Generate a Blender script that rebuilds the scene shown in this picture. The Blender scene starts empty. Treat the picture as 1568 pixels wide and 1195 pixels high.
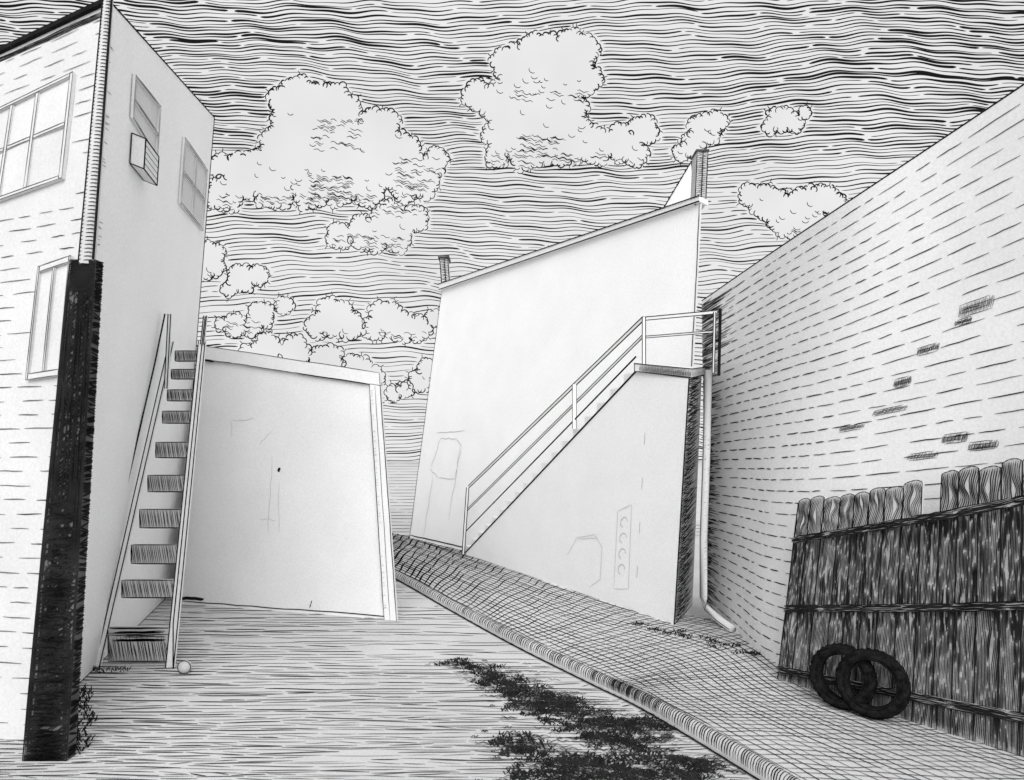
import bpy, math, random
import numpy as np
from mathutils import Vector, Matrix
random.seed(11)
V=Vector
scene=bpy.context.scene
scene.view_settings.view_transform='Standard'
scene.view_settings.look='None'
scene.view_settings.exposure=0
COL=scene.collection

# ------------------------------------------------------------------ materials
def paper(name,val,mott=0.06,scale=1.2,grain=0.05,rough=0.95):
    m=bpy.data.materials.new(name); m.use_nodes=True
    nt=m.node_tree; nt.nodes.clear()
    out=nt.nodes.new('ShaderNodeOutputMaterial'); b=nt.nodes.new('ShaderNodeBsdfDiffuse')
    nt.links.new(b.outputs[0],out.inputs['Surface'])
    tc=nt.nodes.new('ShaderNodeTexCoord')
    n1=nt.nodes.new('ShaderNodeTexNoise'); n1.inputs['Scale'].default_value=scale; n1.inputs['Detail'].default_value=3
    nt.links.new(tc.outputs['Object'],n1.inputs['Vector'])
    r1=nt.nodes.new('ShaderNodeMapRange'); r1.inputs[1].default_value=.3; r1.inputs[2].default_value=.7
    r1.inputs[3].default_value=val-mott; r1.inputs[4].default_value=val+mott*.4
    nt.links.new(n1.outputs['Fac'],r1.inputs[0])
    res=r1.outputs[0]
    if grain>0:
        n2=nt.nodes.new('ShaderNodeTexNoise'); n2.inputs['Scale'].default_value=42; n2.inputs['Detail'].default_value=1
        nt.links.new(tc.outputs['Object'],n2.inputs['Vector'])
        r2=nt.nodes.new('ShaderNodeMapRange'); r2.inputs[1].default_value=.3; r2.inputs[2].default_value=.7
        r2.inputs[3].default_value=1-grain; r2.inputs[4].default_value=1+grain
        nt.links.new(n2.outputs['Fac'],r2.inputs[0])
        mu=nt.nodes.new('ShaderNodeMath'); mu.operation='MULTIPLY'
        nt.links.new(r1.outputs[0],mu.inputs[0]); nt.links.new(r2.outputs[0],mu.inputs[1]); res=mu.outputs[0]
    cc=nt.nodes.new('ShaderNodeCombineColor')
    for i in range(3): nt.links.new(res,cc.inputs[i])
    nt.links.new(cc.outputs[0],b.inputs['Color'])
    return m
M_WALL=paper('white_render',0.89,.03)
M_WALLS=paper('white_side_render',0.90,.03)
M_WALLL=paper('white_brick',0.64,.04)
M_WALLR=paper('white_brick_long',0.80,.05)
M_WALLG=paper('white_render_soft',0.76,.06,.8)
M_GROUND=paper('ground_pale',0.60,.08,.5)
M_PAVE=paper('paving_pale',0.60,.06,1.0)
M_TRIM=paper('trim_white',0.82,.03)
M_SHADE=paper('grey_board',0.55,.08,3)
M_WOODL=paper('wood_pale',0.60,.10,4)
M_WOODD=paper('wood_grey',0.42,.15,5,.1)
M_GLASS=paper('window_pane',0.66,.05,2)
INK=paper('ink_black',0.02,.01,5,0)
INKG=paper('ink_grey',0.12,.05,5,0)
PENCIL=paper('pencil_grey',0.45,.06,5,0)
M_RUB=paper('rubber_black',0.015,.01,14,.3)
M_GRASS=paper('grass_dark',0.03,.015,6,0)

def sky_mat():
    m=bpy.data.materials.new('sky_paper'); m.use_nodes=True
    nt=m.node_tree; nt.nodes.clear()
    o=nt.nodes.new('ShaderNodeOutputMaterial'); e=nt.nodes.new('ShaderNodeEmission')
    tc=nt.nodes.new('ShaderNodeTexCoord'); n=nt.nodes.new('ShaderNodeTexNoise'); n.inputs['Scale'].default_value=.02; n.inputs['Detail'].default_value=3
    r=nt.nodes.new('ShaderNodeMapRange'); r.inputs[1].default_value=.3; r.inputs[2].default_value=.7; r.inputs[3].default_value=.77; r.inputs[4].default_value=.86
    nt.links.new(tc.outputs['Object'],n.inputs['Vector']); nt.links.new(n.outputs['Fac'],r.inputs[0])
    cc=nt.nodes.new('ShaderNodeCombineColor')
    for i in range(3): nt.links.new(r.outputs[0],cc.inputs[i])
    nt.links.new(cc.outputs[0],e.inputs['Color']); nt.links.new(e.outputs[0],o.inputs['Surface'])
    return m
M_SKY=sky_mat()

# ------------------------------------------------------------------ helpers
def empty(name,loc=(0,0,0)):
    e=bpy.data.objects.new(name,None); e.location=loc; e.empty_display_size=.3; COL.objects.link(e); return e
def attach(o,par):
    if par is not None:
        o.parent=par; o.matrix_parent_inverse=Matrix.Translation(-V(par.location))
def mesh(name,vs,fs,mat,par=None,smooth=False):
    me=bpy.data.meshes.new(name); me.from_pydata([tuple(v) for v in vs],[],fs); me.update()
    if smooth: me.polygons.foreach_set('use_smooth',[True]*len(me.polygons))
    o=bpy.data.objects.new(name,me); COL.objects.link(o)
    if mat: me.materials.append(mat)
    attach(o,par); return o
class Geo:
    def __init__(s): s.v=[]; s.f=[]
    def hexa(s,p):   # p: 4 bottom, 4 top
        k=len(s.v); s.v+= [V(q) for q in p]
        for f in ((0,3,2,1),(4,5,6,7),(0,1,5,4),(1,2,6,5),(2,3,7,6),(3,0,4,7)): s.f.append(tuple(k+i for i in f))
    def ribbon(s,pts,nrm,w,taper=True):
        n=len(pts)
        if n<2: return
        k=len(s.v)
        for i in range(n):
            t=(pts[min(i+1,n-1)]-pts[max(i-1,0)])
            sd=t.cross(nrm)
            if sd.length<1e-9: sd=V((0,0,1))
            sd.normalize()
            ww=w[i] if isinstance(w,(list,tuple,np.ndarray)) else w
            if taper and (i==0 or i==n-1): ww*=.45
            s.v.append(pts[i]+sd*ww*.5); s.v.append(pts[i]-sd*ww*.5)
        for i in range(n-1): s.f.append((k+2*i,k+2*i+1,k+2*i+3,k+2*i+2))
    def tube(s,pts,r,n=4,cap=True):
        pts=[V(p) for p in pts]; k=len(s.v); m=len(pts)
        for i,p in enumerate(pts):
            t=(pts[min(i+1,m-1)]-pts[max(i-1,0)]).normalized()
            up=V((0,0,1)) if abs(t.z)<.9 else V((0,1,0))
            a=t.cross(up).normalized(); b=t.cross(a)
            rr=r[i] if isinstance(r,(list,tuple)) else r
            for j in range(n):
                an=2*math.pi*(j+.5)/n; s.v.append(p+a*math.cos(an)*rr+b*math.sin(an)*rr)
        for i in range(m-1):
            for j in range(n):
                s.f.append((k+i*n+j,k+i*n+(j+1)%n,k+(i+1)*n+(j+1)%n,k+(i+1)*n+j))
        if cap: s.f.append(tuple(k+j for j in range(n))); s.f.append(tuple(k+(m-1)*n+j for j in range(n)))
    def build(s,name,mat,par=None,smooth=False): return mesh(name,s.v,s.f,mat,par,smooth)
def lerp(a,b,t): return a+(b-a)*t
class Surf:
    def __init__(s,fn,toward): s.fn=fn; s.tw=V(toward)
    def P(s,a,b): return s.fn(a,b)
    def N(s,a,b):
        e=1e-3; p=s.fn(a,b)
        n=(s.fn(a+e,b)-s.fn(a-e,b)).cross(s.fn(a,b+e)-s.fn(a,b-e)); n.normalize()
        if n.dot(s.tw-p)<0: n=-n
        return n
    def stroke(s,g,ab,w,off=.006):
        a,b=ab[len(ab)//2]; n=s.N(a,b)
        g.ribbon([s.fn(*q)+n*off for q in ab],n,w)
    def line(s,g,a0,b0,a1,b1,w,n=6,j=.0,off=.006):
        s.stroke(g,[(lerp(a0,a1,i/n)+random.uniform(-j,j),lerp(b0,b1,i/n)+random.uniform(-j,j)) for i in range(n+1)],w,off)
    def grid(s,name,n,m,mat,par,smooth=True):
        vs=[s.fn(i/n,j/m) for j in range(m+1) for i in range(n+1)]
        fs=[(j*(n+1)+i,j*(n+1)+i+1,(j+1)*(n+1)+i+1,(j+1)*(n+1)+i) for j in range(m) for i in range(n)]
        return mesh(name,vs,fs,mat,par,smooth)
    def slab(s,g,q,d0,d1):  # q = 4 (a,b) corners
        n=s.N(*q[0]); g.hexa([s.fn(*c)+n*d0 for c in q]+[s.fn(*c)+n*d1 for c in q])
def bil(p00,p10,p11,p01):
    p00,p10,p11,p01=map(V,(p00,p10,p11,p01))
    return lambda a,b: lerp(lerp(p00,p10,a),lerp(p01,p11,a),b)
def spline(pts):
    pts=[V(p) for p in pts]; n=len(pts)-1
    def f(t):
        x=t*n; i=int(math.floor(x)); i=max(0,min(n-1,i)); u=x-i
        p1,p2=pts[i],pts[i+1]
        p0=pts[i-1] if i>0 else p1*2-p2
        p3=pts[i+2] if i<n-1 else p2*2-p1
        return .5*((2*p1)+(p2-p0)*u+(2*p0-5*p1+4*p2-p3)*u*u+(3*p1-p0-3*p2+p3)*u*u*u)
    return f
EYE=(0,0,2.4)

# ------------------------------------------------------------------ camera, world, sun
cam=bpy.data.cameras.new('camera'); co=bpy.data.objects.new('camera',cam); COL.objects.link(co)
cam.sensor_width=36; cam.lens=22.96; cam.shift_y=.0654; cam.clip_end=3000
co.location=EYE; co.rotation_euler=(math.radians(90),0,0); scene.camera=co
w=bpy.data.worlds.new('World'); scene.world=w; w.use_nodes=True
nt=w.node_tree; bg=nt.nodes['Background']; bg.inputs['Strength'].default_value=.15
st=nt.nodes.new('ShaderNodeTexSky'); st.sky_type='NISHITA'; st.sun_disc=False
st.sun_elevation=math.radians(40); st.sun_rotation=math.radians(176)
bw=nt.nodes.new('ShaderNodeRGBToBW'); nt.links.new(st.outputs[0],bw.inputs[0]); nt.links.new(bw.outputs[0],bg.inputs['Color'])
sl=bpy.data.lights.new('sun','SUN'); sl.energy=2.7; sl.angle=math.radians(60); so=bpy.data.objects.new('sun',sl); COL.objects.link(so)
so.rotation_euler=(math.radians(50),0,math.radians(4)); so.location=(0,-10,20)

# ------------------------------------------------------------------ sky dome with drawn clouds and wind lines
R=400.0
sky=empty('sky')
vs=[];fs=[];NA,NE=64,28
for j in range(NE+1):
    el=math.radians(-3+(78)*j/NE)
    for i in range(NA+1):
        az=math.radians(-115+230*i/NA)
        vs.append(V((math.sin(az)*math.cos(el),math.cos(az)*math.cos(el),math.sin(el)))*R)
for j in range(NE):
    for i in range(NA):
        k=j*(NA+1)+i; fs.append((k,k+1,k+NA+2,k+NA+1))
mesh('sky_dome',vs,fs,M_SKY,sky,True)
def D(s,t,r=R-3): return V((s,1,t)).normalized()*r
PUFF=[(465,160,48),(510,165,42),(435,146,24),(580,192,34),(450,215,52),(425,245,40),(378,262,38),(345,290,28),(338,248,18),(530,240,64),(600,240,46),(640,262,36),(668,237,18),(480,272,40),(420,282,32),(560,278,32),(620,285,20),(500,205,50),
(520,355,20),(555,350,26),(600,333,33),(635,328,20),(605,355,26),(575,360,20),
(785,92,32),(830,80,38),(880,75,36),(893,112,28),(850,115,40),(800,112,36),(733,140,24),(765,150,34),(820,165,48),(868,165,32),(768,198,28),(810,212,40),(860,215,34),(910,215,30),(950,212,28),(985,193,23),(762,232,18),(972,228,20),(885,190,22),
(1078,192,25),(1062,216,20),(1096,180,17),(1044,226,13),(1195,176,20),(1215,180,16),(1180,186,12),(1232,166,9),
(1150,292,18),(1178,305,28),(1200,322,30),(1235,302,24),(1262,298,22),(1215,342,18),(1280,310,20),(1240,330,28),
(322,385,22),(330,402,14),(312,400,22),(370,420,22),(395,415,15),(350,436,11),
(360,492,18),(400,476,20),(435,462,13),(385,494,15),(340,490,10),
(510,480,30),(488,492,20),(536,492,21),(590,480,26),(612,492,25),(640,497,20),(664,482,13),(573,497,18),
(410,530,25),(450,533,25),(500,550,28),(545,562,25),(380,542,20),(570,572,18),(642,578,17),(655,558,15),(603,596,12),(620,590,12),
(1760,200,70),(1840,230,60),(1900,190,50),(-120,200,70),(-60,240,60),(-180,250,60),(1300,-120,70),(1380,-90,60),(300,-140,60),(380,-120,70),(700,-200,80)]
PF=np.array([((u-784)/1000,(700-v)/1000,r/1000) for u,v,r in PUFF])
def field(s,t):   # negative inside cloud
    s=np.asarray(s,float)[:,None]; t=np.asarray(t,float)[:,None]
    dx=s-PF[:,0]; dy=t-PF[:,1]; d=np.hypot(dx,dy); an=np.arctan2(dy,dx)
    ph=np.arange(len(PF))*1.7
    rr=PF[:,2]*(1+.09*np.sin(an*4+ph)+.06*np.sin(an*9+2*ph)+.03*np.sin(an*17+3*ph))
    return (d-rr).min(axis=1)
g=Geo(); gc=Geo()
def wave(s,t):
    return (.012*np.sin(s*5.2+t*7+1.0)+.0045*np.sin(s*14-t*11+.5)*(0.6+.6*np.sin(t*13))+.0019*np.sin(s*47+t*60)*(.5+.8*np.sin(t*9+s*5)**2)+.0010*np.sin(s*95+t*31)
            +.05*np.clip(s-.25,0,2)**1.5*np.clip(t-.25,0,1)*2.2 )
t=-.03
while t<1.12:
    dens=.0064 if t<.30 else (.0058 if t<.45 else .0052)
    if t<.08: dens=.0048
    ss=np.arange(-1.3,1.3,.005); tt=t+wave(ss,np.full_like(ss,t))
    F=field(ss,tt); ok=F>.0030
    i=0;N=len(ss)
    while i<N:
        if not ok[i]: i+=1; continue
        L=int(random.uniform(12,90)); j=i
        while j<N and ok[j] and j-i<L: j+=1
        if j-i>=3:
            o=random.uniform(-.0006,.0006); sl_=random.uniform(-.0016,.0016)
            w0=random.choice([1.1,1.3,1.5,1.8,2.2])*(1.12 if t>.45 else 1)*.001*R*.98
            pts=[D(ss[k],tt[k]+o+sl_*(k-i)/max(1,j-i)) for k in range(i,j)]
            g.ribbon(pts,-pts[len(pts)//2].normalized(),[w0*(.8+.3*math.sin(k*.21+t*300)) for k in range(i,j)])
        i=j+random.choice([0,0,1])
    t+=dens*random.uniform(.85,1.15)
for k,(cx,cy,r) in enumerate(PF):
    an=0
    while an<2*math.pi:
        ph=k*1.7; rr=r*(1+.09*math.sin(an*4+ph)+.06*math.sin(an*9+2*ph)+.03*math.sin(an*17+3*ph))
        x=cx+math.cos(an)*rr; y=cy+math.sin(an)*rr
        f=field([x],[y])[0]; cr=random.uniform(.0028,.0062)
        if f>-.0025:
            sw=random.uniform(2.0,3.6); a0=an-sw/2+random.uniform(-.5,.5); x-=math.cos(an)*cr*.5; y-=math.sin(an)*cr*.5
            pts=[D(x+math.cos(a0+q*sw/7)*cr,y+math.sin(a0+q*sw/7)*cr,R-3.6) for q in range(8)]
            gc.ribbon(pts,-pts[3].normalized(),random.uniform(1.0,2.0)*.001*R*.9)
            if random.random()<.25:
                a1=an+random.uniform(-.6,.6); p0=(x+math.cos(an)*cr,y+math.sin(an)*cr)
                pts=[D(p0[0]+math.cos(a1)*q*.003,p0[1]+math.sin(a1)*q*.003,R-3.6) for q in range(3)]
                gc.ribbon(pts,-pts[1].normalized(),.0012*R)
        elif math.sin(an)<-.2 and f>-.03 and random.random()<.22:  # small inner curls low in each puff, inked as shade
            a0=math.pi+random.uniform(-.5,.5)
            pts=[D(x+math.cos(a0+q*2.4/6)*cr,y+math.sin(a0+q*2.4/6)*cr,R-3.6) for q in range(7)]
            gc.ribbon(pts,-pts[3].normalized(),.0009*R)
        an+=cr*1.35/r
def belly(u0,u1,v0,v1,n):  # short strokes that ink shade onto the cloud undersides
    for _ in range(n):
        s=(random.uniform(u0,u1)-784)/1000; t=(700-random.uniform(v0,v1))/1000; L=random.uniform(.006,.02)
        ss=np.linspace(s,s+L,6); tt=t+.0015*np.sin(ss*500)+(-.2*(ss-s))
        if field(ss,tt).max()<-.001:
            pts=[D(a,b,R-3.6) for a,b in zip(ss,tt)]; gc.ribbon(pts,-pts[2].normalized(),.0009*R)
belly(330,680,290,325,240); belly(470,530,262,300,60); belly(470,545,175,222,40); belly(600,680,235,285,60); belly(505,655,352,385,90); belly(745,1005,228,262,170); belly(790,850,200,228,40); belly(340,450,484,510,50); belly(480,670,502,525,50); belly(1130,1290,335,365,20); belly(780,900,130,150,18)
g.build('wind_lines',INK,sky); gc.build('cloud_curls_and_shade',INK,sky)

# ------------------------------------------------------------------ ground
ground=empty('ground')
mesh('ground_sheet',[(-R,-60,0),(R,-60,0),(R,R,0),(-R,R,0)],[(0,1,2,3)],M_GROUND,ground)
g=Geo(); UP=V((0,0,1))
Y=24.0
kx=spline([(-4.5,17,0),(-2.26,12.97,0),(-.86,10.2,0),(.5,7.62,0),(1.34,6.19,0),(1.92,4.85,0),(2.4,3.5,0)])
ktab=[kx(i/120) for i in range(121)]
def kerbX(y):
    if y>17: return -4.5-(y-17)*.6
    if y<3.5: return 2.4
    return min(ktab,key=lambda p:abs(p.y-y)).x
def gstroke(x0,x1,y,w,z=.005,amp=.004):
    n=max(3,int((x1-x0)/.12)); ph=random.uniform(0,9); sl_=random.uniform(-.006,.006)*y
    pts=[V((lerp(x0,x1,i/n),y+amp*y*.25*math.sin(ph+i*1.1)+sl_*(i/n-.5),z)) for i in range(n+1)]
    g.ribbon(pts,UP,w)
while Y>2.6:
    rx=kerbX(Y)-.12; x=-.82*Y-1
    while x<rx:
        L=random.uniform(.15,.85)*Y/6; x1=min(x+L,rx)
        bx=(x+x1)/2/Y; dd=1/Y
        p=.98
        if bx>-.164 and dd<.129: p=.58
        if -.22<bx<-.084 and .106<dd<.125: p=.5
        if x1-x>.05 and random.random()<p:
            wt=random.choice([.9,1.2,1.5,2.1])
            if dd>.108 and bx<-.31: wt*=1.25
            gstroke(x,x1,Y+random.uniform(-.0006,.0006)*Y*Y,wt*.00115*Y*(Y/6)**.6)
        x=x1+random.uniform(0,.04)
    Y-=Y*Y*.00175*random.uniform(.8,1.2)
Y=20.0
while Y<330:
    x=-14-(Y*.2)
    while x<6:
        L=random.uniform(.3,.9)*Y/8; 
        g.ribbon([V((x+L*q/4,Y+.0015*Y*math.sin(q+Y),.01)) for q in range(5)],UP,.0020*Y*max(1,Y/12)*1.1); x+=L+.03*Y/8
    Y+=Y*Y*.0022
g.build('ground_strokes',INK,ground)

# ------------------------------------------------------------------ pavement + kerb
pave=empty('pavement',(1.5,8,0))
O=spline([(-4.5,17,.09),(-2.26,12.97,.09),(-.86,10.2,.09),(.1,8.35,.09),(.9,6.95,.09),(1.34,6.19,.09),(1.92,4.85,.09),(2.4,3.5,.09)])
I=spline([(-5.2,22,.015),(-2.8,19.3,.015),(-.1,14.6,.015),(1.9,10.8,.015),(3.4,9.0,.015),(3.6,6.7,.015),(4.7,4.8,.015),(6.0,3.1,.015)])
PV=Surf(lambda a,b:lerp(O(a),I(a),b),(1,8,30))
PV.grid('paving',90,8,M_PAVE,pave)
g=Geo()
for r in range(1,26):
    b=r/26; i0=0
    while i0<1:
        L=random.uniform(.08,.25); i1=min(1,i0+L); n=int((i1-i0)*90)+2
        o=random.uniform(-.004,.004)
        ab=[(lerp(i0,i1,q/n),b+o+.004*math.sin(q*.7+r)) for q in range(n+1)]
        yy=PV.P(ab[n//2][0],b).y
        PV.stroke(g,ab,random.uniform(.9,1.5)*.0013*yy*max(1,yy/9)); i0=i1
a=.02
while a<1:
    sk=.015+.01*math.sin(a*12)
    b0=random.uniform(0,.03)
    while b0<.97:
        b1=min(1,b0+random.uniform(.25,.7)); n=8
        ab=[(a+sk*(lerp(b0,b1,q/n)-.5)+.0018*math.sin(q+a*40),lerp(b0,b1,q/n)) for q in range(n+1)]
        yy=PV.P(a,.5).y
        PV.stroke(g,ab,random.uniform(.9,1.5)*.0013*yy*max(1,yy/9)); b0=b1
    a+=.0105*random.uniform(.85,1.15)*(.6+.55*(1-a))
g.build('paving_joints',INK,pave)
K=160
prof=[(.05,.0),(.03,.022),(-.01,.032),(-.05,.02),(-.075,-.01),(-.085,-.05),(-.085,-.09)]
vs=[];fs=[]
def kfr(a):
    p=O(a); tg=(O(min(1,a+.004))-O(max(0,a-.004))).normalized(); sd=tg.cross(UP).normalized()
    if sd.dot(I(a)-p)>0: sd=-sd
    return p,tg,sd
for i in range(K+1):
    p,tg,sd=kfr(i/K); bump=1+.05*math.sin(i*2.1)
    for (x,z) in prof: vs.append(p+sd*(-x)*bump+UP*z)
m_=len(prof)
for i in range(K):
    for j in range(m_-1): fs.append((i*m_+j,i*m_+j+1,(i+1)*m_+j+1,(i+1)*m_+j))
mesh('kerb',vs,fs,M_PAVE,pave,True)
g=Geo()
a=.03
while a<1:
    p,tg,sd=kfr(a)
    pts=[p+sd*(-x)+UP*z+(sd*.3+UP)*.006+tg*(.012*q) for q,(x,z) in enumerate(prof[1:6])]
    nn=(sd*.8+UP*.7+V((0,-.5,0))).normalized()
    g.ribbon(pts,nn,.0016*p.y*random.uniform(.6,1.3)); a+=.0040*random.uniform(.7,1.3)*(.6+.5*(1-a))
for (x,z,ww) in ((.055,.004,.0024),(-.092,-.083,.0055)):
    pts=[]
    for i in range(0,K+1):
        p,tg,sd=kfr(i/K); pts.append(p+sd*(-x)+UP*(z+.006)+sd*.004)
    g.ribbon(pts,UP,[ww*p.y*.8 for p in pts])
g.build('kerb_strokes',INK,pave)

# ------------------------------------------------------------------ brick building (left)
bb=empty('brick_building',(-5,8,0))
BL=(-7.8,5.9,0);BN=(-3.91,5.52,0);KK=(-4.51,6.67,0);BF=(-6.16,12,0);BB=(-9.5,12.5,0)
TL=(-7.8,7.95,6.57);TN=(-3.68,6,6.57);TF=(-4.56,10,7.6);TB=(-8.5,11.5,7.6)
LW=Surf(bil(BL,BN,TN,TL),EYE); RF=Surf(bil(KK,BF,TF,TN),(3,3,3))
LW.grid('brick_wall',14,14,M_WALLL,bb); RF.grid('side_wall',14,14,M_WALLS,bb)
mesh('corner',[BN,KK,TN],[(0,1,2)],M_WALLS,bb)
mesh('back_and_roof',[BL,BF,BB,TL,TN,TF,TB],[(1,2,6,5),(2,0,3,6),(3,4,5,6)],M_WALL,bb)
g=Geo(); gp=Geo()
g.tube([V(TL)+V((0,-.02,.02)),V(TN)+V((0,-.02,.02))],.030); g.tube([TN,TF],.010)
for k in range(7): LW.line(g,.55,.993-.0013*k,1,.993-.0013*k,.008,8,.0012)
g.tube([TN,BN],.012); g.tube([TF,BF],.010); g.tube([KK,BF],.008)
rows=52
for r in range(1,rows):
    b=r/rows; a=random.uniform(.3,.36)
    while a<.985:
        L=random.uniform(.035,.10)
        inwin=(.60<a+L/2<.93 and .73<b<.92) or (.84<a+L/2<.97 and .465<b<.65)
        if not inwin:
            LW.line(gp if random.random()<.75 else g,a,b,min(a+L,.985),b+random.uniform(-.001,.001),random.uniform(.006,.010),3,.0005)
        a+=L+random.uniform(.012,.06)
def window(S,q,bars_a,bars_b,gi,gw,gg,w=.011,d=.035,fr=.03):
    bl,br,tr,tl=q
    f=lambda x,y:(lerp(lerp(bl[0],br[0],x),lerp(tl[0],tr[0],x),y),lerp(lerp(bl[1],br[1],x),lerp(tl[1],tr[1],x),y))
    S.slab(gg,[f(0,0),f(1,0),f(1,1),f(0,1)],.002,.012)
    def bar(x0,y0,x1,y1):
        c=[f(x0,y0),f(x1,y0),f(x1,y1),f(x0,y1)]; S.slab(gw,c,.004,d)
        for i in range(4):
            S.line(gi,*c[i],*c[(i+1)%4],w,4,0,d+.003)
    bar(0,0,fr,1);bar(1-fr,0,1,1);bar(fr+.002,0,1-fr-.002,fr);bar(fr+.002,1-fr,1-fr-.002,1)
    for x in bars_a: bar(x-fr/2,fr+.002,x+fr/2,1-fr-.002)
    for y in bars_b: 
        xs=[fr+.002]+sum([[x-fr/2-.002,x+fr/2+.002] for x in bars_a],[])+[1-fr-.002]
        for i in range(0,len(xs),2): bar(xs[i],y-fr/2,xs[i+1],y+fr/2)
gw=Geo();gg=Geo();gw2=Geo()
window(LW,[(.60,.735),(.905,.755),(.907,.912),(.60,.893)],[.33,.62],[.52],gp,gw,gg,.010)
window(LW,[(.86,.47),(.955,.475),(.955,.64),(.86,.63)],[.5],[],gp,gw,gg,.010,fr=.05)
window(RF,[(.148,.876),(.356,.846),(.356,.928),(.148,.937)],[],[.45],gp,gw2,gg,.010)
window(RF,[(.61,.805),(.93,.785),(.93,.898),(.61,.917)],[.5],[.5],gp,gw2,gg,.012)
gw.build('window_frames',M_WALLL,bb); gw2.build('side_window_frames',M_TRIM,bb); gg.build('window_glass',M_GLASS,bb)
n_=RF.N(.24,.84); c=[(.165,.812),(.275,.802),(.275,.846),(.165,.856)]
ga=Geo(); ga.hexa([RF.P(*q)+n_*.01 for q in c]+[RF.P(*q)+n_*.14+V((0,0,-.03)) for q in c]); ga.build('air_conditioner',M_TRIM,bb)
lo=[RF.P(*q)+n_*.012 for q in c]; hi=[RF.P(*q)+n_*.143+V((0,0,-.03)) for q in c]
for i in range(4):
    g.tube([lo[i],lo[(i+1)%4]],.006); g.tube([hi[i],hi[(i+1)%4]],.007); g.tube([lo[i],hi[i]],.007)
for k in range(1,5):
    g.tube([lerp(hi[0],hi[3],k/5),lerp(hi[1],hi[2],k/5)],.0025)
for i in range(60):
    b=random.uniform(.02,.95); RF.line(gp,.0,b,random.uniform(.01,.03),b,.006,2)
g.build('ink_edges',INK,bb); gp.build('joints_and_hatching',INKG,bb)

# ------------------------------------------------------------------ corner downspout
ds=empty('downspout',(-3.66,5.25,0))
def box8(x0,x1,y,z0,X0,X1,Y_,z1,d):
    return [(x0,y,z0),(x1,y,z0),(x1,y+d,z0),(x0,y+d,z0),(X0,Y_,z1),(X1,Y_,z1),(X1,Y_+d,z1),(X0,Y_+d,z1)]
g=Geo()
g.hexa(box8(-3.86,-3.515,5.16,0,-3.68,-3.475,5.45,4.05,.10)); g.build('lower_casing',INKG,ds)
DSF=Surf(bil((-3.86,5.16,0),(-3.515,5.16,0),(-3.475,5.45,4.05),(-3.68,5.45,4.05)),EYE)
DSR=Surf(bil((-3.515,5.16,0),(-3.515,5.26,0),(-3.475,5.55,4.05),(-3.475,5.45,4.05)),(3,5,2))
g=Geo()
for i in range(1000):
    b=random.uniform(0,1); a=random.uniform(-.02,.75); k=random.choice([-1,1,1]); L=random.uniform(.2,.5)
    if b>.97 : k=0
    a1=min(1.0,a+L); DSF.line(g,max(0,a),b,a1,min(1,max(0,b+k*(a1-a)*.055)),random.uniform(.007,.012),4,.002)
for i in range(90):
    a=random.uniform(0,1); b=random.uniform(0,.8); DSF.line(g,a,b,min(1,max(0,a+random.uniform(-.04,.04))),min(1,b+random.uniform(.1,.3)),.011,6,.002,.009)
for i in range(260):
    b=random.uniform(0,1)**1.8*.5; DSF.line(g,random.uniform(0,.3),b,random.uniform(.6,1),b+random.uniform(-.01,.01),.018,5,.002,.010)
for i in range(300):
    b=random.uniform(0,1); DSR.line(g,0,b,1,min(1,b+random.uniform(-.01,.01)),.014,3,0)
for a in (0,1): DSF.line(g,a,0,a,1,.020,10,.002,.011)
for k in range(16): DSF.line(g,0,.995-k*.004,1,.995-k*.004,.017,4,.001,.010)
g.build('casing_hatching',INK,ds)
top=V((-3.66,5.93,6.6)); bot=V((-3.565,5.48,4.0))
g=Geo(); g.tube([bot,top],[.062,.040],10); g.build('upper_pipe',M_SHADE,ds,True)
g=Geo()
for off,rr in ((-.058,.011),(-.026,.009),(.012,.005),(.035,.008),(.058,.011)):
    g.tube([bot+V((off,-.055+abs(off)*.6,0)),top+V((off*.62,-.038+abs(off)*.4,0))],rr)
for i in range(150):
    p=lerp(bot,top,i/150); r=lerp(.062,.040,i/150)+.003
    g.ribbon([p+V((math.sin(x)*r,-math.cos(x)*r,.01*x)) for x in ((-.9,-.6,-.3) if i%2 else (.1,.5,.9,1.2))],V((.1,-1,0)),.008)
g.build('pipe_ink',INK,ds)

# ------------------------------------------------------------------ garage
ga=empty('garage',(-3.5,11,0))
q00=(-5.43,10.67,0);q10=(-1.67,9.6,0);q11=(-2.01,10,3.68);q01=(-5.21,11,4.27)
GF=Surf(bil(q00,q10,q11,q01),EYE)
GF.grid('front_wall',16,12,M_WALLG,ga)
r0=(-2.6,14,0);r1=(-2.9,14,3.6);l0=(-7.2,14.5,0);l1=(-6.8,14.5,4.2)
mesh('body',[q00,q10,q11,q01,l0,r0,r1,l1],[(1,5,6,2),(4,0,3,7),(5,4,7,6),(3,2,6,7)],M_WALLG,ga)
gt=Geo(); g=Geo(); gp=Geo()
GF.slab(gt,[(.948,0),(1.0,0),(1.0,.945),(.948,.945)],.003,.05)
GF.slab(gt,[(0,.948),(1.0,.948),(1.0,1.0),(0,1.0)],.003,.05)
gt.build('trim',M_WALLG,ga)
for a0,b0,a1,b1,w_ in ((.948,0,.946,.945,.012),(1.0,0,1.0,1,.014),(0,.945,.2,.948,.014),(.2,.948,.55,.947,.010),(.55,.947,.948,.944,.018),(0,1,1,1,.009),(.972,0,.975,.94,.008)):
    GF.line(g,a0,b0,a1,b1,w_,10,.0012,.056)
GF.line(g,0,0,0,1,.012,10,.001)
GF.line(g,0,.012,1,.012,.016,14,.002); GF.line(g,0,.022,.12,.024,.05,8,.002)
GF.line(g,.0,.945,.09,.942,.032,5,.001,.058)
GF.line(g,.46,.545,.475,.555,.05,3,.004)
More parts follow.
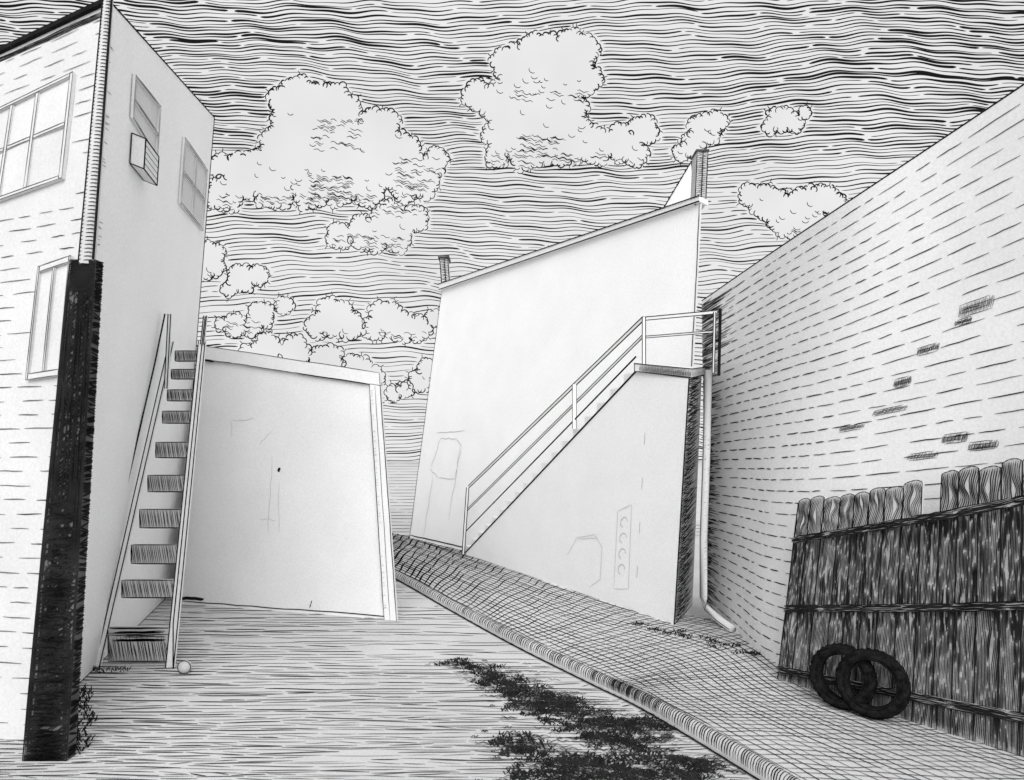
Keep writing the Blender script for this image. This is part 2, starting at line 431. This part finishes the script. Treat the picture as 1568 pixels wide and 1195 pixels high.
for _ in range(3): GF.line(g,.62,.02,.63,.05,.01,3,.002)
for (a0,b0,a1,b1) in ((.2,.72,.33,.74),(.2,.72,.21,.66),(.42,.3,.43,.6),(.47,.3,.47,.5),(.38,.35,.46,.35),(.42,.7,.36,.64)):
    GF.line(gp,a0,b0,a1,b1,.007,8,.004)
for i in range(40):
    b=random.uniform(.03,.93); GF.line(gp,.95,b,.962,b+.004,.008,2,0,.056)
g.build('ink_edges',INK,ga); gp.build('pencil_marks',PENCIL,ga)

# ------------------------------------------------------------------ wooden staircase (steep, open)
sc=empty('wooden_staircase',(-4.4,7.8,0))
gb=Geo(); g=Geo(); gr=Geo()
steps=[(8.80,3.83,3.69),(8.72,3.57,3.44),(8.64,3.29,3.14),(8.54,3.00,2.84),(8.41,2.59,2.39),(8.26,2.17,1.96),(8.11,1.75,1.52),(7.96,1.33,1.10),(7.80,.93,.72),(7.58,.42,.03)]
def LX(y): return lerp(-4.54,-4.70,(8.80-y)/1.35)
def RX(y): return lerp(-4.19,-3.95,(8.80-y)/1.35)
for i,(y,z1,z0) in enumerate(steps):
    xl=LX(y); xr=RX(y); d=.07
    gb.hexa([(xl,y,z0),(xr,y,z0),(xr,y+d,z0),(xl,y+d,z0),(xl,y,z1),(xr,y,z1),(xr,y+d,z1),(xl,y+d,z1)])
    f=Surf(bil((xl,y,z0),(xr,y,z0),(xr,y,z1),(xl,y,z1)),EYE)
    for q in ((0,0,1,0,.014),(0,1,1,1,.010),(0,0,0,1,.010),(1,0,1,1,.010)): f.line(g,*q,5,.004)
    nn=26 if i<9 else 34
    for k in range(nn):
        a0=(k+random.uniform(.1,.9))/nn
        f.line(g,a0,0.02,max(0,a0-.06),.97 if i<9 else random.uniform(.5,.8),.0075,3,.004)
    if i==9:
        for k in range(16): 
            b=random.uniform(.6,1); f.line(g,random.uniform(0,.3),b,random.uniform(.6,1),b+.02,.012,6,.01)
gb.build('treads',M_SHADE,sc)
def board(geo,p,q,wx,dy):
    p=V(p);q=V(q); geo.hexa([p+V((-wx,-dy,0)),p+V((wx,-dy,0)),p+V((wx,dy,0)),p+V((-wx,dy,0)),q+V((-wx,-dy,0)),q+V((wx,-dy,0)),q+V((wx,dy,0)),q+V((-wx,dy,0))])
    for s_ in (-1,1): g.tube([p+V((s_*wx,-dy-.004,0)),q+V((s_*wx,-dy-.004,0))],.0065)
board(gr,(-4.74,7.48,0),(-4.58,8.80,3.95),.028,.02)
board(gr,(-3.90,7.46,0),(-4.15,8.76,3.95),.045,.02)
board(gr,(-4.56,8.62,3.3),(-4.50,8.60,4.28),.018,.018)
board(gr,(-4.13,8.72,3.9),(-4.06,8.66,4.27),.020,.018)
g.tube([(-4.56,8.58,4.28),(-4.62,8.45,3.62),(-4.80,7.50,.42),(-4.78,7.44,0)],.010)
g.tube([(-4.04,8.60,4.25),(-4.09,8.55,3.6),(-3.86,7.44,.50),(-3.84,7.40,0)],.007)
gr.build('stringers',M_TRIM,sc); g.build('ink_edges',INK,sc)

# ------------------------------------------------------------------ warehouse (centre)
wh=empty('white_warehouse',(0,16,0))
w00=(-3.01,19.2,0);w10=(2.78,10.67,0);w11=(3.14,10.8,6.61);w01=(-2.1,19.6,7.4)
WF=Surf(bil(w00,w10,w11,w01),EYE)
WF.grid('front_wall',20,16,M_WALL,wh)
b0=(3.3,13.7,0);b1=(3.65,13.8,6.6);c0=(0,24,0);c1=(.4,24,7.4)
mesh('body',[w00,w10,w11,w01,b0,b1,c0,c1],[(1,4,5,2),(4,6,7,5),(6,0,3,7),(3,2,5,7)],M_WALL,wh)
g=Geo();gt=Geo();gp=Geo()
n_=WF.N(.5,1)
gt.hexa([V(w01)+n_*.10,V(w11)+n_*.06,V(w11)-n_*.15,V(w01)-n_*.15,V(w01)+n_*.10+UP*.16,V(w11)+n_*.06+UP*.08,V(w11)-n_*.15+UP*.08,V(w01)-n_*.15+UP*.16])
gt.build('coping',M_TRIM,wh)
g.tube([V(w01)+n_*.11,V(w11)+n_*.07],.013); g.tube([V(w01)+n_*.11+UP*.17,V(w11)+n_*.07+UP*.09],.012)
WF.line(g,0,0,0,1,.028,16,.0012,.01); WF.line(g,.996,0.3,.996,1,.018,16,.0008,.01); WF.line(g,0,.014,.5,.016,.03,16,.001,.01)
for L in ([(.075,.28),(.115,.40),(.21,.40),(.24,.37),(.225,.25),(.13,.25),(.075,.28)],[(.10,.25),(.085,.02)],[(.235,.36),(.215,.10)],[(.085,.42),(.25,.43)]):
    for i in range(len(L)-1): WF.line(gp,*L[i],*L[i+1],.016,6,.003,.01)
gch=Geo()
def box(geo,x0,x1,y0,y1,z0,z1,lx=0):
    geo.hexa([(x0,y0,z0),(x1,y0,z0),(x1,y1,z0),(x0,y1,z0),(x0+lx,y0,z1),(x1+lx,y0,z1),(x1+lx,y1,z1),(x0+lx,y1,z1)])
box(gch,-2.10,-1.86,19.7,20.1,7.3,8.40,-.08); box(gch,3.05,3.23,10.9,11.2,6.6,7.50,.04)
gch.build('chimneys',M_SHADE,wh)
gch=Geo(); box(gch,-2.23,-1.89,19.62,20.15,8.402,8.46); box(gch,3.07,3.29,10.88,11.22,7.502,7.53); gch.build('chimney_caps',INKG,wh)
for S_,nn in ((Surf(bil((-2.10,19.7,7.3),(-1.86,19.7,7.3),(-1.94,19.7,8.4),(-2.18,19.7,8.4)),EYE),22),(Surf(bil((3.05,10.9,6.6),(3.23,10.9,6.6),(3.27,10.9,7.5),(3.09,10.9,7.5)),EYE),26)):
    k_=2 if S_.P(0,0).y>15 else 1.1
    for q in ((0,0,0,1),(1,0,1,1),(0,1,1,1)): S_.line(g,*q,.014*k_,5,0,.01)
    for i in range(nn): S_.line(g,.05,i/nn,.95,(i+.5)/nn,.008*k_,3,.01,.01)
    S_.line(g,.55,0,.55,1,.014*k_,5,0,.012)
tri=[(2.62,12,6.7),(3.36,12,6.75),(3.30,12,7.84)]
back=[(2.9,13.4,6.7),(3.5,13.4,6.75),(3.5,13.4,7.8)]
mesh('roof_gable',tri+back,[(0,1,2),(3,5,4),(0,2,5,3),(0,3,4,1),(1,4,5,2)],M_WALLG,wh)
g.tube([tri[0],tri[2]],.013); g.tube([tri[2],tri[1]],.012)
for i in range(9):
    p=lerp(V(tri[0]),V(tri[2]),i/9+.05)+V((-.02,-.03,0)); g.tube([p,p+V((.05,0,.03))],.008)
g.build('ink_edges',INK,wh); gp.build('pencil_marks',PENCIL,wh)

# ------------------------------------------------------------------ loading dock stair
dk=empty('concrete_staircase',(1.5,10.5,0))
S0=V((-1.18,16,0));S1=V((2.29,9.23,0));S2=V((2.43,8.96,3.475));S3=V((1.905,9.98,3.70));B0=V((-.9,16.25,0));B1=V((2.9,10.5,0));B2=V((3.05,10.5,3.72));B3=V((2.35,10.95,3.70))
mesh('stair_wall',[S0,S1,S2,S3,B0,B1,B2,B3],[(0,1,3),(1,2,3),(1,5,6,2),(0,3,7,4),(3,2,6,7),(4,7,6,5)],M_WALL,dk)
gs=Geo()
for i in range(18):
    t0=i/18; t1=(i+1)/18; a_=lerp(S0,S3,t0); c_=lerp(S0,S3,t1); d_=lerp(B0,B3,t0); e_=lerp(B0,B3,t1)
    iw=(d_-a_)*.12
    z=c_.z+.02
    gs.hexa([a_+iw,c_+iw,e_,d_]+[V((p.x,p.y,z)) for p in (a_+iw,c_+iw,e_,d_)])
gs.build('steps',M_TRIM,dk)
gl=Geo(); sl2=[S3+V((-.04,-.03,.005)),S2+V((.02,-.05,.005)),B2+V((.06,0,.005)),B3]
gl.hexa(sl2+[p+UP*.12 for p in sl2]); gl.build('landing_slab',M_TRIM,dk)
g=Geo();gp=Geo()
g.tube([S0,S1],.012); g.tube([S1,S2],.011); g.tube([S0+V((0,-.01,.02)),S3+V((0,-.01,.02))],.016)
g.tube([sl2[0]+UP*.12,sl2[1]+UP*.12,sl2[2]+UP*.12],.010); g.tube([sl2[0],sl2[1],sl2[2]],.008); g.tube([sl2[0],sl2[0]+UP*.12],.009)
for q in range(0,1): pass
sf=Surf(bil(sl2[0],sl2[1],sl2[1]+UP*.12,sl2[0]+UP*.12),EYE)
for i in range(60): a0=.1+.9*i/60; sf.line(g,a0,.02,a0+.01,random.uniform(.6,1),.007,2,.005)
for i in range(6): sf.line(g,.15,.1+i*.15,1,.1+i*.15,.006,5,.01)
sg=Surf(bil(sl2[1],sl2[2],sl2[2]+UP*.12,sl2[1]+UP*.12),(4,4,2))
for i in range(50): sg.line(g,i/50,.02,i/50,random.uniform(.6,1),.008,2,.005)
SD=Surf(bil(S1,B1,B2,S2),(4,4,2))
for i in range(200):  # dense hatching inks the shade onto this end face
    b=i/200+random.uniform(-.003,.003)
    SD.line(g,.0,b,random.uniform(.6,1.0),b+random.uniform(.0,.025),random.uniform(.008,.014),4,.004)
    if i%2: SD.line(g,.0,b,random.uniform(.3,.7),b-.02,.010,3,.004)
def onf(a,z): 
    p=lerp(S0,S1,a); return p+(S2-S1)*(z/3.475)*a
def fline(geo,pts,w):
    nn=V((-.89,-.456,.0)).normalized(); P_=[]
    for i in range(len(pts)-1):
        for q in range(5): P_.append(onf(lerp(pts[i][0],pts[i+1][0],q/5),lerp(pts[i][1],pts[i+1][1],q/5))+nn*.012+V((0,0,random.uniform(-.006,.006))))
    P_.append(onf(*pts[-1])+nn*.012); geo.ribbon(P_,nn,w)
for b in range(9):
    if b%2: fline(g,[(.885,.25+b*.38),(.885,.25+b*.38+.22)],.006)
for L in ([(.62,1.0),(.66,1.5),(.73,1.5),(.76,1.2),(.76,.5),(.72,.25)],[(.66,1.45),(.74,1.42)],[(.81,.35),(.81,1.9),(.855,1.95),(.86,.4),(.81,.35)]): fline(gp,L,.008)
for k in range(4):
    fline(gp,[(.833+.012*math.cos(x),.75+.3*k+.10*math.sin(x)) for x in [i*.9 for i in range(6)]],.012)
g.build('ink_edges',INK,dk); gp.build('pencil_marks',PENCIL,dk)
gh=Geo();gi=Geo()
def rail(p,q,hh,r=.010,off=V((-.01,-.02,0))):
    p=V(p)+off;q=V(q)+off; u_=V((0,0,hh/2)); d_=V((.012,.02,0))
    gh.hexa([p-u_,p-u_+d_,q-u_+d_,q-u_,p+u_,p+u_+d_,q+u_+d_,q+u_])
    gi.tube([p-u_,q-u_],r); gi.tube([p+u_,q+u_],r)
rail((-1.06,16,1.66),(2.0,9.95,4.50),.07,.010); rail((2.0,9.95,4.50),(2.92,9.3,4.46),.05,.008)
rail((-1.09,16,1.10),(2.0,9.95,4.24),.05,.008); rail((2.0,9.95,4.22),(2.86,9.3,4.18),.03,.007)
rail((-1.14,16,.56),(1.9,9.98,3.93),.012,.009)
def post(p,q,wd,r=.009):
    p=V(p);q=V(q);u_=V((wd/2,0,0)); d_=V((0,.02,0))
    gh.hexa([p-u_,p+u_,p+u_+d_,p-u_+d_,q-u_,q+u_,q+u_+d_,q-u_+d_]); gi.tube([p-u_,q-u_],r); gi.tube([p+u_,q+u_],r)
post((-1.19,15.93,0.02),(-1.08,15.93,1.66),.06,.014); post((1.10,11.5,2.90),(1.10,11.5,3.68),.07,.006); post((2.0,9.9,3.75),(2.0,9.9,4.52),.05,.008)
post((2.86,9.28,3.6),(2.88,9.28,4.46),.03,.007); gi.tube([(2.93,9.25,3.55),(2.95,9.25,4.5)],.024)
gh.build('handrail',M_TRIM,dk); gi.build('handrail_ink',INK,dk)

# ------------------------------------------------------------------ downspout by the brick wall
dp=empty('downspout.001',(2.87,9.6,0))
g=Geo(); P_=[V((2.84,9.45,3.66)),V((2.83,9.5,2.5)),V((2.80,9.55,1.2)),V((2.80,9.55,.35)),V((2.83,9.45,.2)),V((2.93,9.2,.10)),V((3.0,8.9,.06))]
g.tube(P_,.055,12); g.build('pipe',M_TRIM,dp,True)
g=Geo()
for sx in (-1,1): g.tube([p+V((.052*sx,-.02,0)) for p in P_],.005)
for i in range(60): z=random.uniform(.3,3.6); s_=random.choice([-.035,.01]); g.ribbon([V((2.815+s_,9.44,z)),V((2.845+s_,9.44,z+.01))],V((0,-1,0)),.006)
g.build('pipe_ink',INKG,dp)

# ------------------------------------------------------------------ long brick wall (right)
bw_=empty('brick_wall',(3.5,7.5,0))
bs=spline([(3.12,10.5,0),(3.05,8.9,0),(3.0,7.7,0),(3.35,6.9,0),(4.2,5.8,0),(5.3,4.4,0)])
ts=spline([(3.10,10.66,4.94),(3.29,9.0,5.01),(3.42,7.9,5.05),(3.66,7.1,5.17),(4.25,6.2,5.52),(5.0,4.6,5.95)])
BW=Surf(lambda a,b:lerp(bs(a),ts(a),b),(0,4,2.5))
BW.grid('wall',60,16,M_WALLR,bw_)
vs=[];n=40
for i in range(n+1):
    p=ts(i/n); q=V((.28,.22,0)); vs+=[p,p+q,bs(i/n)+q]
fs=[]
for i in range(n): fs+=[(3*i,3*i+1,3*i+4,3*i+3),(3*i+1,3*i+2,3*i+5,3*i+4)]
mesh('wall_back',vs,fs,M_WALLR,bw_,False)
g=Geo();gq=Geo()
g.tube([ts(i/40)+UP*.01 for i in range(41)],.008)
rows=38
for r in range(1,rows):
    b=r/rows; a=random.uniform(0.03,.07)
    while a<1:
        yy=BW.P(a,b).y
        L=random.uniform(.016,.052)*(1 if a<.35 else 1.1)
        BW.line(g if random.random()<.85 else gq,a,b,a+L,b+random.uniform(-.0012,.0012),.0015*yy*random.uniform(.65,1.2),4,.0006)
        a+=L+random.uniform(.004,.014)+(random.random()<.10)*.02
for i in range(760):  # shade drawn as short hatch strokes along the wall's left end
    b=random.uniform(.01,.99); L=random.uniform(.02,.07)*(1.6 if b>.82 else 1)*random.choice([.7,1,1.3])
    BW.line(gq if random.random()<.4 else g,.0,b,L,b+random.uniform(-.004,.004),random.uniform(.007,.012),3,.001)
def dbrick(a,b,da,db,n=24):
    for i in range(n):
        x=a+da*i/n; BW.line(gq,x,b+random.uniform(0,.004),x+da*.07,b+db-random.uniform(0,.004),.0065,2,.0005)
    for k in range(4): BW.line(g,a+random.uniform(0,.006),b+db*k/3,a+da-random.uniform(0,.006),b+db*k/3,.006,3,.0006)
for a,b,da,db in ((.79,.672,.038,.022),(.785,.66,.02,.010),(.735,.628,.030,.014),(.70,.580,.026,.016),(.665,.535,.055,.010),(.60,.515,.050,.010),(.765,.462,.03,.016),(.72,.440,.04,.012),(.795,.445,.03,.014)): dbrick(a,b,da,db)
g.build('joints_and_hatching',INK,bw_); gq.build('dark_bricks_and_shade',INKG,bw_)

# ------------------------------------------------------------------ wooden fence
fe=empty('wooden_fence',(3.5,6,0))
F0=V((2.83,6.96,0));F1=V((4.05,5.16,0));G0=V((3.06,6.96,1.95));G1=V((4.10,5.2,2.36))
FS=Surf(lambda a,b:lerp(lerp(F0,F1,a),lerp(G0,G1,a),b),EYE)
gl=Geo();gd=Geo();g=Geo()
nb=13; A=0.0
def railb(a): return lerp(.775,.87,a)
while A<1.5:
    wd=1/nb*random.uniform(.85,1.15); a0=A+.0008; a1=A+wd-.0008; mid=(a0+a1)/2
    gap=.61<mid<.70
    top=(railb(mid)+.005) if gap else (.988+random.uniform(-.010,.010)+(.02 if mid>.7 else 0))
    rb=railb(mid)
    FS.slab(gd,[(a0,0),(a1,0),(a1,rb),(a0,rb)],-.03,.0)
    if not gap:
        q=[(a0,rb+.001),(a1,rb+.001),(a1,top-.009),(lerp(mid,a1,.75),top-.002),(lerp(mid,a1,.3),top+.004),(lerp(mid,a0,.3),top+random.uniform(.0,.006)),(lerp(mid,a0,.75),top-.002),(a0,top-.009)]
        n_=FS.N(mid,.9); k=len(gl.v); m=len(q)
        gl.v+=[FS.P(*c)-n_*.03 for c in q]+[FS.P(*c) for c in q]
        gl.f.append(tuple(k+j for j in range(m))); gl.f.append(tuple(k+m+j for j in range(m)))
        for j in range(m): gl.f.append((k+j,k+(j+1)%m,k+m+(j+1)%m,k+m+j))
        for j in range(1,m): FS.line(g,*q[j],*q[(j+1)%m],.008,3,0)
    ph=random.uniform(0,9); kx_=random.uniform(.3,.7); ky=random.uniform(.3,.8)
    NS=14
    for s_ in range(NS):
        x=(s_+.5)/NS
        def gx(b): 
            kn=math.exp(-((b-ky)/.05)**2)*.16*(1 if x>kx_ else -1)*math.exp(-abs(x-kx_)*4)
            return a0+(a1-a0)*min(1,max(0,x+.05*math.sin(b*14+ph+x*3)+kn*.5))
        b=random.uniform(0,.04)
        while b<rb-.01:
            b2=min(rb-.005,b+random.uniform(.04,.22)); nn=max(3,int((b2-b)/.025))
            FS.stroke(g,[(gx(lerp(b,b2,q/nn)),lerp(b,b2,q/nn)) for q in range(nn+1)],random.choice([.004,.006,.007,.009])*(1.35 if rb-.16<b<rb or (lerp(.405,.52,mid)-.13<b<lerp(.405,.52,mid)) else 1))
            b=b2+random.uniform(.0,.025)
    if not gap:
        ky=random.uniform(rb+.04,top-.04); pk=random.uniform(30,60)
        for s_ in range(10):
            x=(s_+.5)/10; nn=10; ab=[]
            for q in range(nn+1):
                b=lerp(rb+.01,top-.006,q/nn)
                kn=.10*math.exp(-((b-ky)/.025)**2)*(1 if x>.5 else -1)*(1-abs(x-.5)*1.5)
                ab.append((a0+(a1-a0)*min(.98,max(.02,x+.10*math.sin(b*pk+ph+x*2)+kn)),b))
            FS.stroke(g,ab,random.choice([.005,.007,.009]))
    for e_ in (a0,a1): FS.line(g,e_,0,e_,top-.01,.009,8,.0006)
    A+=wd
gl.build('boards_top',M_WOODL,fe); gd.build('boards',M_WOODD,fe)
gr=Geo()
for (c0,c1,th) in ((.775,.872,.028),(.405,.52,.028),(.075,.145,.028)):
    for sct in range(6):
        x0=sct*.25; x1=x0+.248
        y0=lerp(c0,c1,x0); y1=lerp(c0,c1,x1)
        FS.slab(gr,[(x0,y0-th/2),(x1,y1-th/2),(x1,y1+th/2),(x0,y0+th/2)],.003,.045)
    for s_ in range(7):
        for seg in range(8):
            x0=seg*.19+random.uniform(-.02,.02); x1=x0+.2
            o=lerp(-th*.55,th*.55,s_/6)
            FS.line(g,max(0,x0),lerp(c0,c1,x0)+o,x1,lerp(c0,c1,x1)+o,random.choice([.007,.010,.013]),8,.0025,.05)
gr.build('rails',M_WOODD,fe)
FS.line(g,0,0,1.5,0,.02,20,.001,.01); FS.line(g,0,0,0,.98,.012,12,.001,.01)
g.build('wood_grain',INK,fe)

# ------------------------------------------------------------------ tyres
def tire(name,c,R1,r1,yaw,lean):
    g=Geo(); N1,N2=56,14
    for i in range(N1):
        A_=2*math.pi*i/N1
        for j in range(N2):
            B_=2*math.pi*j/N2
            rr=R1+r1*math.cos(B_); zz=r1*1.5*math.sin(B_)
            if math.cos(B_)>.45: rr+=.007*(1 if (i+j)%2 else -1)
            g.v.append(V((rr*math.cos(A_),zz,rr*math.sin(A_))))
    for i in range(N1):
        for j in range(N2):
            g.f.append((i*N2+j,i*N2+(j+1)%N2,((i+1)%N1)*N2+(j+1)%N2,((i+1)%N1)*N2+j))
    for yy in (-r1*1.3,r1*1.3):
        for q,rr in ((.007,R1-r1*.6),(.005,R1+r1*.4)):
            g.tube([V((rr*math.cos(2*math.pi*i/40),yy*1.05,rr*math.sin(2*math.pi*i/40))) for i in range(41)],q,6)
    o=g.build(name,M_RUB,None,True)
    o.location=c; o.rotation_euler=(math.radians(lean),0,math.radians(yaw)); return o
tire('tire',(3.105,6.14,.34),.245,.052,-50,-8)
tire('tire.001',(3.27,5.93,.345),.250,.054,-45,-8)

# ------------------------------------------------------------------ grass
def blades(g,x,y,n,r,h,z=.0):
    for _ in range(n):
        a_=random.uniform(0,6.28); d=r*math.sqrt(random.random()); p=V((x+math.cos(a_)*d*1.6,y+math.sin(a_)*d,z))
        hh=h*random.uniform(.4,1.1); l=V((random.uniform(-1,1)*hh*1.1,random.uniform(-.6,.6)*hh,hh)); s_=V((.007,0,0))
        k=len(g.v); m=p+l*.55+V((0,0,hh*.1)); g.v+=[p-s_,p+s_,m+s_*.8,m-s_*.8,p+l]; g.f+=[(k,k+1,k+2,k+3),(k+3,k+2,k+4)]
gr_=Geo()
path=[(-.66,7.6),(-.45,7.4),(-.3,7.2),(-.12,7.0),(.05,6.8),(.22,6.6),(.36,6.45),(.5,6.3),(.62,6.15),(.80,6.0),(.95,5.9),(1.1,5.82),(1.22,5.78),(-.02,5.5),(.12,5.35),(.25,5.2),(.45,5.1),(.65,5.05),(.85,5.1),(1.1,5.2),(1.3,5.1),(1.45,5.0),(.6,4.8),(.35,4.85),(.15,4.9),(.85,5.5),(1.05,5.5),(.35,6.1),(.1,6.35),(-.2,6.9),(.9,4.9),(1.2,4.85),(.6,5.85),(.25,6.3),(.0,6.6),(.7,5.6)]
for i,(x,y) in enumerate(path):
    for _ in range(9):
        blades(gr_,x+random.gauss(0,.12),y+random.gauss(0,.08),random.randint(6,20),.05,.035)
    for _ in range(42):
        cx=x+random.gauss(0,.16); cy=y+random.gauss(0,.10); L=random.uniform(.04,.20); ph=random.uniform(0,6)
        gr_.ribbon([V((cx+L*q/7,cy+.02*math.sin(ph+q*1.7)-.1*L*q/7,.008+.006*random.random())) for q in range(8)],UP,random.uniform(.006,.013))
gr_.build('grass',M_GRASS)
gr_=Geo()
for x,y in ((1.75,9.2),(1.95,8.9),(2.15,8.75),(2.3,8.6),(2.5,8.35),(2.65,8.1),(2.8,7.9)): 
    for _ in range(5): blades(gr_,x+random.gauss(0,.08),y+random.gauss(0,.06),12,.05,.05,.03)
for x,y in ((-4.7,7.35),(-4.55,7.3),(-4.4,7.35)): blades(gr_,x,y,16,.06,.05)
for i in range(14):
    blades(gr_,lerp(-3.52,-4.38,i/13)+random.gauss(0,.02),lerp(5.3,6.7,i/13),12,.05,.06)
gr_.build('grass.001',M_GRASS)

# ------------------------------------------------------------------ small ball near the stair
bpy.ops.mesh.primitive_uv_sphere_add(segments=24,ring_count=14,radius=.070,location=(-3.63,7.25,.07)); b_=bpy.context.object; b_.name='ball'; b_.data.materials.append(M_GROUND)
for p_ in b_.data.polygons: p_.use_smooth=True
gi=Geo(); gi.tube([V((.073*math.cos(i*.21),-.02,.073*math.sin(i*.21))) for i in range(31)],.005)
o=gi.build('ball_seam',INKG); o.parent=b_
